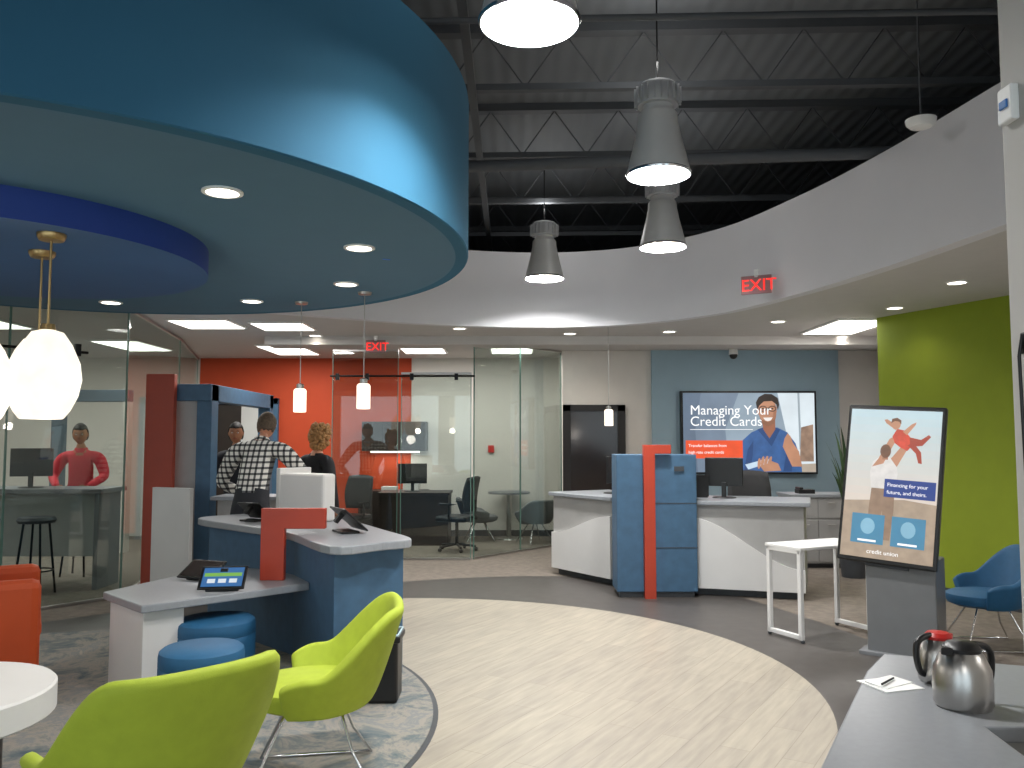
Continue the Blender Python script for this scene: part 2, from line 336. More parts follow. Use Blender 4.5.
def small_pendant(x,y,zb,zc):
    p=E('cylinder_pendant_lamp',(x,y,zb)); lathe('shade',[(.048,0),(.052,.005),(.052,.18),(.04,.195),(.001,.197)],lampsoft,p,n=24)
    lathe('cap',[(.03,.195),(.03,.23),(.01,.24)],steel,p,n=16); tube('cord',[(0,0,.24),(0,0,zc-zb)],.004,steel,p)
    lathe('canopy',[(.001,zc-zb-.02),(.05,zc-zb-.018),(.055,zc-zb)],steel,p,n=20,cap=False)
    light('lamp','POINT',(0,0,-.06),3,p,warm,size=.05)
small_pendant(-1.76,6.88,1.83,2.75); small_pendant(-1.15,6.42,1.84,2.75); small_pendant(1.16,9.95,1.77,CZ)
def exit_sign(x,y,z,rz,s=1):
    e=E('exit_sign',(x,y,z),rz); box('plate',(.32*s,.02,.2*s),(0,0,0),M('exit_plate','#8a6a6c',.3),e)
    text('letters','EXIT',(-.158*s,-.012,-.065*s),.18*s,redem,e); box('bracket',(.04,.02,.08),(0,0,.12*s),white,e)
exit_sign(2.35,7.9,3.09,math.radians(-28),.9); exit_sign(-1.75,10.6,2.80,0,.8)
sd=E('smoke_detector',(2.80,5.55,3.76)); lathe('body',[(.001,-.03),(.07,-.025),(.095,0),(.10,.03),(.001,.035)],white,sd,n=28,cap=False); tube('drop_rod',[(0,0,.03),(0,0,DZ-3.76)],.006,jm,sd)
sc=E('security_camera',(3.35,12.5,2.86)); lathe('base',[(.06,.12),(.07,.03)],white,sc); ball('dome',(0,0,.02),(.06,.06,.06),black,sc)
for (x,y,z) in ((-.80,5.22,2.747),(-2.35,5.6,2.747)):
    e=E('painters_tape_tab',(x,y,z),.5); box('strip',(.05,.02,.002),(0,0,0),M('tape_blue','#2a6fd0',.6),e,bevel=0)

# ---------------------------------------------------------------- glass fronts
def gpanel(name,p,q,z0,z1,frame=True):
    p=Vector(p);q=Vector(q);d=q-p;L=d.length;a=math.atan2(d.y,d.x); m=(p+q)/2
    e=E(name,(m.x,m.y,0),a); box('pane',(L-.01,.012,z1-z0),(0,0,(z0+z1)/2),glassm,e,bevel=0)
    for s in (-1,1): box('edge',(.010,.014,z1-z0),(s*(L/2-.004),0,(z0+z1)/2),edge,e,bevel=0)
    box('bottom_rail',(L,.03,.03),(0,0,.015),steel,e); box('top_rail',(L,.04,.03),(0,0,z1),steel,e); return e
a=Vector((-6.7,4.95)); b=Vector((-3.98,8.56))
for k in range(4): gpanel('glass_partition',a.lerp(b,k/4),a.lerp(b,(k+1)/4),0,CZ-.02)
gpanel('glass_partition',(-3.98,8.56),(-4.5,11.2),0,CZ-.02); gpanel('glass_partition',(-4.5,11.2),(-5.3,13.95),0,CZ-.02)
gpanel('glass_partition',(-2.45,11.3),(-1.55,11.3),0,2.82)
gpanel('glass_sliding_door',(-1.5,11.22),(-.55,11.22),0.01,2.5)
gpanel('glass_partition',(-.52,11.3),(.12,12.05),0,CZ-.02); gpanel('glass_partition',(.12,12.05),(.76,12.8),0,CZ-.02)
rl=E('sliding_door_rail',(-1.45,11.15,2.46)); tube('rail',[(-1.0,0,0),(.95,0,0)],.014,blackm,rl)
for x in (-.9,-.5,.1,.7): box('roller',(.05,.04,.09),(x,0,-.01),blackm,rl)
rl=E('sliding_door_rail',(-4.65,7.58,2.46),math.atan2(b.y-a.y,b.x-a.x)); tube('rail',[(-1.3,0,0),(.75,0,0)],.014,blackm,rl)
for x in (-.9,-.2,.3,.65): box('roller',(.05,.05,.12),(x,0,.02),blackm,rl)

# ---------------------------------------------------------------- doors
dd=E('door_1',(1.26,12.8,0)); dm=M('dark_door','#1e1a19',.5,var=.1)
B('leaf',-.42,.42,-.05,-.0,0.005,2.08,M('dark_glass','#332c2a',.15),dd)
for a_ in ((-.48,-.36,-.07,.0,0,2.14),(.36,.48,-.07,.0,0,2.14),(-.48,.48,-.07,0,2.04,2.14),(-.36,.36,-.065,0,0,.25)): B('frame',*a_,dm,dd)
tube('handle',[(.3,-.07,.95),(.3,-.11,.95),(.3,-.11,1.15),(.3,-.07,1.15)],.01,steel,dd)
dd=E('door_2',(-4.5,13.98,0))
B('opening_panel',-.05,.5,-.03,0,0,2.2,offw,dd); B('dark_side',-.5,-.05,-.03,0,0,2.2,brown,dd)
for a_ in ((-.56,-.48,-.08,0,0,2.3),(.5,.58,-.08,0,0,2.3),(-.56,.58,-.08,0,2.2,2.3)): B('frame',*a_,podblue,dd)
fa=E('fire_alarm_pull',(-.35,13.98,1.45)); box('body',(.1,.04,.12),(0,0,0),M('alarm_red','#c02018',.4),fa)

# ---------------------------------------------------------------- displays
def S(name,h,e=.85,var=.07,scale=5): return M('screen_'+name,h,emit=e,var=var,scale=scale)
def oval(cx_,cy_,rx,ry,n=24,rot=0):
    return [(cx_+rx*math.cos(a)*math.cos(rot)-ry*math.sin(a)*math.sin(rot),cy_+rx*math.cos(a)*math.sin(rot)+ry*math.sin(a)*math.cos(rot)) for a in [i*2*pi/n for i in range(n)]]
tv=E('wall_television',(3.60,12.62,1.715)); sc_=66.0
def t2(px,py): return ((px-748)/sc_,(433-py)/sc_)
def T(*pts): return [t2(*p) for p in pts]
B('bezel',-1.03,1.03,0,.10,-.63,.63,black,tv); 
flat('picture_background',rect(-1.0,1.0,-.6,.6),-.004,S('cool','#9fb2c2',var=.2,scale=1.2),tv)
flat('picture_left',T((682,393.5),(738,393.5),(724,430),(728,472.5),(682,472.5)),-.006,S('slate','#7f91a6',var=.15,scale=2),tv)
flat('picture_left_dark',T((682,393.5),(700,393.5),(694,430),(696,472.5),(682,472.5)),-.007,S('slate2','#6d7f95',var=.15,scale=2),tv)
flat('picture_window',T((777,393.5),(813.8,393.5),(813.8,472.5),(793,472.5)),-.006,S('bright','#dde8ee',1.0,var=.08,scale=2),tv)
flat('window_frame',T((797,393.5),(799,393.5),(800,450),(798,450)),-.007,S('framegrey','#a9b7c0'),tv)
flat('shelf_items',T((800,428),(812,425),(812,462),(798,462)),-.0075,S('orangebrown','#a48773',var=.3,scale=9),tv)
flat('desk',T((720,468),(813.8,464),(813.8,472.5),(720,472.5)),-.008,S('deskwood','#c6b7a5'),tv)
flat('man_shirt',T((733,472.5),(736,455),(741,441),(750,433),(759,429),(776,428),(786,433),(794,444),(799,460),(800,472.5)),-.009,S('shirt','#3d68a4',var=.18,scale=8),tv)
flat('shirt_fold',T((742,472),(746,450),(752,441),(751,456),(748,472)),-.0095,S('shirtdark','#2c4f86'),tv)
flat('shirt_fold',T((781,472),(785,452),(783,440),(790,452),(790,472)),-.0095,S('shirtdark','#2c4f86'),tv)
flat('man_collar',T((756,430),(762,428),(768,440),(774,428),(779,430),(770,447)),-.011,S('navy','#2a4f86'),tv)
flat('man_neck',T((761,420),(774,420),(774,430),(768,439),(762,430)),-.012,S('neck','#a96d52'),tv)
flat('man_face',T(*[(766.5+9.2*math.cos(a)*(1-.18*max(0,math.sin(a))),412+14.5*math.sin(a)) for a in [i*pi/12 for i in range(24)]]),-.014,S('face','#cf9676',var=.10,scale=6),tv)
flat('face_shadow',T((773,404),(776,408),(774.5,418),(770.5,425),(768,426),(772,416)),-.0145,S('faceshade','#b57c5e'),tv)
flat('man_ear',T(*oval(757.2,412,1.5,3)),-.0142,S('faceshade','#b57c5e'),tv)
flat('man_hair',T((756.3,411),(755,403),(758,397.5),(764,394.3),(771,394.6),(777,398.5),(778.3,405),(777,411),(775.5,405),(771,401.5),(763,402),(758.5,406)),-.016,S('hair','#2b1f19',var=.3,scale=12),tv)
flat('man_stubble',T((757.8,415),(760,420),(766.5,422.5),(773.5,420),(775.6,415),(773,424),(767,427.2),(761,424.5)),-.0155,S('stubble','#9a6950'),tv)
flat('man_smile',T((762,418.2),(771.5,418),(769.5,421),(766.5,421.8),(764,421)),-.0175,S('teeth','#f6f0ec',1),tv)
flat('man_nose',T((766,409),(767.6,409),(768.8,415),(766.5,416),(765,415)),-.0172,S('faceshade','#b57c5e'),tv)
for x in (762,771.2):
    ring=oval(x,409.3,3.9,3.0); inner=oval(x,409.3,3.1,2.2)
    flat('glasses_rim',T(*ring),-.018,S('glasses','#15120f'),tv); flat('glasses_lens',T(*inner),-.020,S('lensface','#c48c6d'),tv)
    flat('eye',T(*oval(x,409.2,1.1,.7,8)),-.022,S('glasses','#15120f'),tv)
flat('glasses_bridge',T((765.6,408.4),(767.6,408.4),(767.6,409.2),(765.6,409.2)),-.020,S('glasses','#15120f'),tv)
for i_,(x,y,r_) in enumerate(((757,464,.1),(760.5,462,.2),(764,461.5,.3),(767.5,462,.35))): flat('finger_%d'%i_,T(*oval(x,y,1.6,5.5,12,r_)),-.021,S('face','#cf9676'),tv)
flat('man_hand',T((756,464),(768,461),(776,464),(779,471),(762,472)),-.018,S('face','#cf9676'),tv)
flat('phone',T((743,465),(766,459),(768,463),(746,470)),-.020,S('phone','#cfe4f5',1),tv)
flat('raised_hand',T((781,447),(783,439),(786,434),(789,437),(791,443),(797,452),(800,467),(790,467)),-.018,S('face','#cf9676'),tv)
flat('orange_caption',rect(*[t2(684,0)[0],t2(741,0)[0],t2(0,459)[1],t2(0,441)[1]]),-.018,S('captionorange','#f0562c',1),tv)
wt=S('whitetext','#ffffff',1.1,var=0)
text('headline_1','Managing Your',(-.90,-.026,.27),.205,wt,tv); text('headline_2','Credit Cards',(-.90,-.026,.10),.205,wt,tv)
flat('headline_rule',rect(-.90,.05,.04,.048),-.020,wt,tv)
text('caption_1','Transfer balances from',(-.93,-.026,-.22),.062,wt,tv); text('caption_2','high rate credit cards',(-.93,-.026,-.32),.062,wt,tv)

tt=E('digital_signage_totem',(2.97,6.35,0),math.radians(-37))
prism('base_body',[(-.24,-.18),(.24,-.18),(.24,.18),(-.24,.18)],.0,.72,M('totem_grey','#6c6e70',.4),tt,bevel=.01)
box('foot',(.58,.46,.03),(0,0,.015),mgrey,tt)
hd=E('screen_head',(-.05,-.15,1.27)); hd.parent=tt; hd.rotation_euler=(math.radians(-10),math.radians(3.5),0)
B('casing',-.345,.345,-.0,.07,-.60,.60,black,hd,bevel=.012); B('spine',-.15,.15,.05,.13,-.62,.2,dgrey,hd)
w,h=.32,.565
for k in range(12):
    t=k/11; c=[int(a_+(b_-a_)*t) for a_,b_ in zip((0xc6,0xdd,0xe4),(0xe2,0xd6,0xca))]
    z1=h-k*(h+.15)/12; flat('sky_band_%d'%k,rect(-w,w,z1-(h+.15)/12-.001,z1),-.005,S('sky%d'%k,'#%02x%02x%02x'%tuple(c),.95,var=.03),hd)
flat('sand',[(-w,-h),(w,-h),(w,-.13),(.1,-.11),(-w,-.15)],-.008,S('sand','#b5a08a',.9,var=.12,scale=12),hd)
flat('dad_trousers',[(-.13,-.02),(.03,-.02),(.035,-.20),(.02,-.42),(-.03,-.42),(-.045,-.2),(-.08,-.42),(-.135,-.42),(-.14,-.2)],-.010,S('khaki','#9c8069',.9,var=.15,scale=14),hd)
flat('dad_shirt',[(-.135,-.04),(-.15,.08),(-.135,.16),(-.09,.20),(-.02,.20),(.03,.16),(.045,.08),(.03,-.04)],-.012,S('shirtwhite','#dedad6',1,var=.10,scale=16),hd)
flat('dad_arm_left',[(-.14,.12),(-.10,.18),(-.03,.34),(.0,.36),(.02,.34),(-.06,.15)],-.013,S('face','#cf9676'),hd)
flat('dad_arm_right',[(-.01,.19),(.035,.13),(.10,.27),(.11,.31),(.08,.32)],-.013,S('face','#cf9676'),hd)
flat('dad_head',oval(-.05,.245,.038,.052),-.014,S('haircolor','#7a543d',var=.2,scale=20),hd)
flat('dad_neck',rect(-.07,-.03,.18,.21),-.0135,S('faceshade','#b57c5e'),hd)
flat('child_body',[(-.01,.36),(.02,.42),(.07,.41),(.115,.36),(.13,.30),(.10,.255),(.05,.28),(.01,.31)],-.015,S('childred','#cf4a33',1,var=.2,scale=18),hd)
flat('child_head',oval(.01,.455,.032,.042),-.017,S('face','#cf9676'),hd)
flat('child_hair',[(-.025,.46),(-.02,.495),(.015,.505),(.045,.485),(.046,.455),(.03,.475),(.0,.48)],-.018,S('haircolor','#7a543d'),hd)
flat('child_leg_1',[(.10,.30),(.16,.24),(.18,.17),(.205,.165),(.195,.25),(.14,.32)],-.016,S('childred2','#a8442f',1),hd)
flat('child_leg_2',[(.11,.36),(.19,.345),(.24,.385),(.255,.37),(.20,.30),(.12,.29)],-.016,S('childred2','#a8442f',1),hd)
flat('child_arm',[(.01,.41),(-.06,.46),(-.075,.485),(-.055,.49),(.03,.44)],-.016,S('face','#cf9676'),hd)
flat('child_arm',[(.06,.40),(.12,.46),(.15,.475),(.145,.455),(.09,.375)],-.016,S('face','#cf9676'),hd)
flat('banner',rect(-.04,.31,-.10,.035),-.018,S('banner','#1d3f8f',.9),hd)
text('banner_text_1','Financing for your',(-.02,-.021,-.02),.038,wt,hd); text('banner_text_2','future, and theirs.',(-.02,-.021,-.075),.038,wt,hd)
for x in (-.25,.03):
    flat('tile',rect(x,x+.23,-.46,-.24),-.018,S('tile','#4b93b8',.85),hd); flat('tile_icon',oval(x+.115,-.33,.05,.06),-.020,S('tileicon','#8ec2da',.9),hd)
    flat('tile_label',rect(x+.05,x+.18,-.445,-.43),-.020,wt,hd)
text('logo','credit union',(-.13,-.02,-.53),.045,wt,hd)

# ---------------------------------------------------------------- seating
def sstep(a,b,x):
    t=max(0,min(1,(x-a)/(b-a))); return t*t*(3-2*t)
def tub_chair(name,loc,rz,mat,sc=1.0,base='sled',ht=.27,arm=.56,p0=.30,p1=.70):
    c=E(name,loc,rz); c.scale=(sc,sc,sc); U=40;V=8; v=[];f=[]
    for i in range(U+1):
        u=-1+2*i/U; a=u*math.radians(118); au=abs(u)
        fall=1-sstep(p0,p1,au)
        zt=arm+ht*fall-.05*max(0,(au-.75)/.25)**2
        for j in range(V+1):
            t=j/V; rb=.235; rx=.355+.05*math.sin(pi*min(1,au/.7)); ry=.30+.10*fall
            kx=rb+(rx-rb)*t**.75; ky=rb+(ry-rb)*t**.75
            x=kx*math.sin(a); y=-ky*math.cos(a)
            y-=.045*t*t*fall*sstep(0,.35,au)
            v.append((x,y,.34+(zt-.34)*t))
    for i in range(U):
        for j in range(V):
            p=i*(V+1)+j; f.append((p,p+1,p+V+2,p+V+1))
    o=mesh_obj('shell',v,f,mat,c,smooth=True)
    m=o.modifiers.new('s','SOLIDIFY'); m.thickness=.05; m.offset=0
    m=o.modifiers.new('ss','SUBSURF'); m.levels=1; m.render_levels=1
    pr=[(.001,.33),(.2,.335),(.25,.36),(.265,.40),(.26,.435),(.22,.455),(.001,.46)]
    o=lathe('seat_cushion',pr,mat,c,n=40,cap=False); 
    for vv in o.data.vertices:
        if vv.co.y>0: vv.co.y*=1.25
    if base=='sled':
        for s in (-1,1):
            tube('leg_loop',[(s*.09,.12,.335),(s*.17,.2,.16),(s*.24,.27,.012),(s*.255,.1,.009),(s*.255,-.1,.009),(s*.24,-.27,.012),(s*.17,-.18,.16),(s*.09,-.12,.335)],.008,chrome,c)
    else:
        for s in (-1,1):
            for q in (-1,1): tube('leg',[(s*.08,q*.08,.34),(s*.24,q*.24,.005)],.011,chrome,c)
    return c
tub_chair('lime_lounge_chair',(-1.27,2.97,.014),math.radians(46),lime,1.05,ht=.27,p0=.34,p1=.62)
tub_chair('lime_lounge_chair',(-.94,4.05,.014),math.radians(100),lime,1.0,ht=.27,arm=.54)
tub_chair('blue_lounge_chair',(3.72,6.6,0),math.radians(85),bluef,.92)
tub_chair('grey_guest_chair',(-.52,13.35,0),math.radians(-80),greyfab,.9,'legs',.2)
tub_chair('grey_guest_chair',(.36,13.10,0),math.radians(30),greyfab,.9,'legs',.2)
ar=E('orange_armchair',(-3.42,5.35,.014),math.radians(-60))
B('seat_base',-.30,.30,-.3,.36,.12,.34,orangef,ar,bevel=.03); B('cushion',-.29,.29,-.26,.38,.34,.46,orangef,ar,bevel=.04)
for s in (-1,1): box('arm',(.13,.74,.60),(s*.36,0,.43),orangef,ar,bevel=.05)
box('back',(.84,.15,.78),(0,-.36,.48),orangef,ar,rot=(math.radians(6),0,0),bevel=.06)
for sx in (-1,1):
    for sy in (-1,1): tube('leg',[(sx*.3,sy*.28,.14),(sx*.33,sy*.31,0)],.015,chrome,ar)
ct=E('round_coffee_table',(-2.56,3.70,.014)); lathe('top_drum',[(.001,.49),(.50,.49),(.51,.48),(.51,.37),(.50,.36),(.001,.36)],offw,ct,n=64,cap=False)
lathe('pedestal',[(.30,.36),(.30,.03),(.33,.02),(.33,0)],brown,ct,n=48)
def stool(x,y,r=.24,h=.44):
    s=E('blue_ottoman_stool',(x,y,.014)); lathe('cushion',[(.001,h),(r*.9,h),(r*.98,h-.015),(r,h-.04),(r,.34),(r*.985,.335),(r,.33),(r,.06),(r*.96,.04),(.001,.04)],bluef,s,n=48,cap=False)
    lathe('plinth',[(r*.85,.04),(r*.85,0)],black,s,n=32)
stool(-1.74,4.75,.23,.43); stool(-1.93,5.5,.25,.43)

# ---------------------------------------------------------------- tablet pod
pod=E('tablet_kiosk_pod'); 
prism('body',[(-.75,5.80),(-1.15,5.44),(-1.62,6.25),(-2.62,7.25),(-2.2,7.70),(-1.4,7.0)],.014,.87,podblue,pod)
prism('plinth',[(-.78,5.82),(-1.13,5.50),(-1.6,6.3),(-2.58,7.27),(-2.2,7.66),(-1.42,6.98)],.0,.03,black,pod)
top=catmull([(-.69,5.76),(-.86,5.55),(-1.16,5.35),(-1.66,6.17),(-2.2,6.7),(-2.72,7.25),(-2.55,7.6),(-2.2,7.79),(-1.75,7.5),(-1.36,7.05),(-.95,6.3)],5)
prism('worktop',top,.87,.925,slab,pod,bevel=.008)
prism('low_shelf',[(-2.70,5.56),(-2.24,5.10),(-1.42,5.90),(-1.55,6.25),(-1.75,6.46),(-2.1,6.6),(-2.45,6.3)],.55,.60,slab,pod,bevel=.008)
prism('shelf_leg',[(-2.64,5.54),(-2.26,5.17),(-2.08,5.35),(-2.44,5.73)],.014,.55,offw,pod)
slabxz('orange_bracket_panel',[(-1.80,.60),(-1.63,.60),(-1.63,.965),(-1.34,.965),(-1.34,1.11),(-1.80,1.11)],6.0,6.06,redor,pod)
prism('white_screen',[(-2.02,7.15),(-1.55,6.85),(-1.47,6.97),(-1.95,7.3)],.925,1.32,offw,pod,bevel=.02)
prism('white_screen_wing',[(-2.02,7.15),(-1.98,7.12),(-1.78,7.4),(-1.82,7.43)],.925,1.36,offw,pod,bevel=.005)
def tablet(x,y,z,rz,tilt=40,lit=False,w=.27,h=.19):
    t=E('tablet_on_stand',(x,y,z),rz); box('wedge_base',(w*.7,.13,.016),(0,.02,.008),black,t); 
    a=math.radians(tilt)
    p=E('slate',(0,0,.02+h/2*math.sin(a))); p.parent=t; p.rotation_euler=(a,0,0)
    box('case',(w,h,.014),(0,0,0),black,p,bevel=.005); box('arm',(.05,.03,h*.55*math.sin(a)+.02),(0,.06,-.03),black,p,bevel=.003)
    if lit:
        box('screen',(w-.04,h-.035,.002),(0,0,.008),S('tabblue','#2d6fb0',.8),p,bevel=0); box('green_band',(w-.06,.03,.002),(0,.02,.0095),S('tabgreen','#7fb84a',.9),p,bevel=0)
        for k in range(3): box('tile',(.05,.035,.002),(-.07+.07*k,-.035,.0095),S('tabtile','#e0e9f0',.9),p,bevel=0)
    else: box('screen',(w-.04,h-.035,.002),(0,0,.008),M('dark_glass','#332c2a',.15),p,bevel=0)
tablet(-1.93,5.62,.60,math.radians(8),38,True,.30,.2); tablet(-2.23,6.05,.60,math.radians(-20),30,False,.3,.2)
tablet(-1.2,6.15,.925,math.radians(120),42,False,.34,.24); tablet(-2.15,7.0,.925,math.radians(150),42,False,.26,.2)
wb=E('waste_bin',(-.83,5.22,.014)); 
prism('body',[(-.14,-.11),(.14,-.11),(.14,.11),(-.14,.11)],0,.38,black,wb,bevel=.02); prism('rim',[(-.155,-.125),(.155,-.125),(.155,.125),(-.155,.125)],.36,.40,black,wb,bevel=.01)
tube('liner',[(-.14,-.11,.405),(.14,-.11,.405),(.14,.11,.405),(-.14,.11,.405)],.008,M('bin_liner','#a9c0c8',.6),wb,cyclic=True)

# ---------------------------------------------------------------- second pod (left)
p2=E('consultation_pod')
B('orange_fin',-3.88,-3.58,8.78,8.86,0,2.30,M('rust_laminate','#9c3a22',.5),p2)
B('portal_leg',-3.38,-3.22,8.9,9.1,0,2.2,podblue,p2); B('portal_header',-3.72,-3.22,8.88,9.12,2.02,2.2,podblue,p2)
B('portal_header_side',-3.38,-3.22,9.1,11.2,2.02,2.2,podblue,p2); B('portal_leg_rear',-3.38,-3.22,11.05,11.2,0,2.2,podblue,p2)
B('white_panel',-3.62,-3.38,8.95,9.0,0,2.02,lgrey,p2)
prism('screen_wing',[(-3.66,8.5),(-3.2,8.3),(-3.18,8.35),(-3.64,8.55)],0,1.12,offw,p2)
B('counter_body',-3.1,-2.3,8.80,9.15,0,.97,lgrey,p2); B('counter_top',-3.15,-2.25,8.72,9.2,.97,1.01,slab,p2)

# ---------------------------------------------------------------- teller station
ts=E('teller_station')
def wavepanel(p,q,zp,zq,mat,off=.03):
    p=Vector(p);q=Vector(q);d=q-p; n=Vector((d.y,-d.x)).normalized()*off; N=20; v=[];f=[]
    for i in range(N+1):
        t=i/N; s=t*t*(3-2*t); z=zp+(zq-zp)*s; b=p.lerp(q,t)
        v+=[(b.x+n.x,b.y+n.y,.08),(b.x+n.x,b.y+n.y,z),(b.x,b.y,z),(b.x,b.y,.08)]
    for i in range(N):
        a=4*i;c=a+4
        for k in range(4): f.append((a+k,a+(k+1)%4,c+(k+1)%4,c+k))
    f+= [(0,1,2,3),(4*N,4*N+3,4*N+2,4*N+1)]
    mesh_obj('wave_panel',v,f,mat,ts)
L=[(.50,10.10),(1.10,9.22),(1.75,9.55),(1.2,10.5)]; R=[(1.85,8.72),(2.93,8.40),(3.2,9.1),(2.1,9.45)]
prism('left_body',L,.07,.93,lgrey,ts); prism('right_body',R,.07,.93,lgrey,ts)
prism('left_plinth',[(.56,10.1),(1.12,9.3),(1.7,9.58),(1.2,10.45)],0,.07,dgrey,ts); prism('right_plinth',[(1.88,8.78),(2.9,8.47),(3.15,9.05),(2.1,9.4)],0,.07,dgrey,ts)
prism('left_top',[(.44,10.12),(1.08,9.16),(1.8,9.5),(1.22,10.58)],.93,.975,slab,ts,bevel=.008); prism('right_top',[(1.84,8.66),(2.97,8.32),(3.27,9.15),(2.05,9.52)],.93,.975,slab,ts,bevel=.008)
wavepanel((.50,10.10),(1.10,9.22),.50,.76,offw); wavepanel((1.85,8.72),(2.93,8.40),.80,.30,offw)
B('tower_body',1.07,1.89,8.55,8.95,.06,1.45,podblue,ts,bevel=.006); B('tower_plinth',1.1,1.86,8.58,8.92,0,.06,dgrey,ts)
for z in (.50,.95): B('tower_seam',1.46,1.892,8.546,8.56,z,z+.008,dgrey,ts,bevel=0)
slabxz('fin',[(1.34,0.0),(1.455,0.0),(1.455,1.46),(1.62,1.46),(1.62,1.55),(1.34,1.55)],8.48,8.57,redor,ts)
B('plaque',1.66,1.76,8.535,8.55,1.28,1.33,dgrey,ts,bevel=0)
def monitor(x,y,z,rz,w=.5):
    m=E('computer_monitor',(x,y,z),rz); box('panel',(w,.03,.31),(0,0,.28),black,m,bevel=.008); box('screen',(w-.03,.002,.28),(0,.017,.285),M('screen_off_grey','#20262c',.2),m,bevel=0)
    box('neck',(.05,.03,.16),(0,-.03,.09),black,m); lathe('foot',[(.001,.015),(.12,.012),(.13,0)],black,m,n=28)
monitor(2.30,9.05,.975,math.radians(-20),.40); monitor(1.2,9.8,.975,math.radians(60),.42); monitor(-1.55,13.0,.8,math.radians(10),.45)
lp=E('laptop_computer',(1.98,9.1,.975),math.radians(-10)); box('base',(.3,.2,.015),(0,.1,.008),black,lp); box('lid',(.32,.015,.24),(0,-.02,.13),black,lp,rot=(math.radians(12),0,0))
def office_chair(x,y,rz,zs=1.0):
    c=E('office_task_chair',(x,y,0),rz); c.scale=(1,1,zs)
    for k in range(5):
        a=2*pi*k/5; tube('spoke',[(0,0,.1),(.28*math.cos(a),.28*math.sin(a),.07)],.018,black,c); ball('caster',(.28*math.cos(a),.28*math.sin(a),.03),(.03,.03,.03),black,c,seg=10)
    tube('gas_lift',[(0,0,.1),(0,0,.43)],.025,blackm,c); box('seat',(.5,.48,.08),(0,0,.47),black,c,bevel=.035)
    v=[];f=[]
    for i in range(9):
        for j in range(9):
            u=-1+i/4; t=j/8; v.append((u*(.22+.03*math.sin(pi*t)),-.24+.05*u*u-.06*t+.03*math.sin(pi*t),.58+.50*t-.02*u*u*t))
    for i in range(8):
        for j in range(8): p=i*9+j; f.append((p,p+1,p+10,p+9))
    o=mesh_obj('mesh_back',v,f,M('chair_mesh','#2c2c2e',.7),c,smooth=True); m=o.modifiers.new('s','SOLIDIFY'); m.thickness=.03
    tube('back_post',[(0,-.05,.44),(0,-.27,.5),(0,-.29,.75)],.02,blackm,c)
    for s in (-1,1): tube('armrest',[(s*.24,0,.46),(s*.29,0,.5),(s*.29,0,.68),(s*.29,-.12,.69),(s*.29,.14,.69)],.017,black,c)
office_chair(2.85,9.95,math.radians(170),1.14); office_chair(-.80,12.15,math.radians(70)); office_chair(-2.40,12.3,math.radians(150))
ph=E('desk_phone',(3.75,10.7,.92)); box('body',(.2,.18,.05),(0,0,.025),black,ph); box('handset',(.05,.19,.03),(-.07,0,.065),black,ph,bevel=.012)
cb=E('storage_cabinet',(4.0,10.75,0)); B('carcass',-.5,.5,-.25,.25,.06,.88,lgrey,cb); B('plinth',-.48,.48,-.2,.24,0,.06,dgrey,cb); B('top',-.52,.52,-.28,.26,.88,.92,slab,cb)
for k in range(3): 
    B('drawer',-.49,-.17,-.262,-.25,.08+.27*k,.33+.27*k,lgrey,cb); B('drawer',-.16,.16,-.262,-.25,.08+.27*k,.33+.27*k,lgrey,cb); tube('pull',[(-.38,-.28,.27+.27*k),(-.28,-.28,.27+.27*k)],.006,steel,cb); tube('pull',[(-.05,-.28,.27+.27*k),(.05,-.28,.27+.27*k)],.006,steel,cb)
pl=E('potted_palm',(4.0,9.85,0)); lathe('pot',[(.001,0),(.13,0),(.17,.4),(.155,.4),(.15,.36),(.001,.36)],dgrey,pl,n=28,cap=False)
leafm=M('leaf_green','#2f4a22',.5,var=.2)
for k in range(30):
    a=random.uniform(0,2*pi); L_=random.uniform(.1,.26); H=random.uniform(.9,1.7); w_=.028; v=[];f=[]
    for j in range(9):
        t=j/8; r=L_*t**1.8+.03; z=.36+H*(t-.12*t**4); ww=w_*math.sin(pi*min(1,.12+.88*t))+.002
        ca,sa=math.cos(a),math.sin(a); v+=[(r*ca-ww*sa,r*sa+ww*ca,z),(r*ca+ww*sa,r*sa-ww*ca,z)]
    for j in range(8): f.append((2*j,2*j+1,2*j+3,2*j+2))
    mesh_obj('leaf_%d'%k,v,f,leafm,pl,smooth=True)
wt_=E('white_laptop_table',(2.55,6.98,0),math.radians(26)); 
box('top',(.80,.40,.025),(0,0,.735),offw,wt_)
for s in (-1,1):
    for q in (-1,1): box('leg',(.035,.035,.70),(s*.38,q*.17,.375),offw,wt_)
    box('foot_bar',(.035,.38,.035),(s*.38,0,.045),offw,wt_); box('top_bar',(.035,.38,.03),(s*.38,0,.71),offw,wt_)
    for q in (-1,1): ball('caster',(s*.38,q*.18,.015),(.015,.02,.015),dgrey,wt_,seg=10)
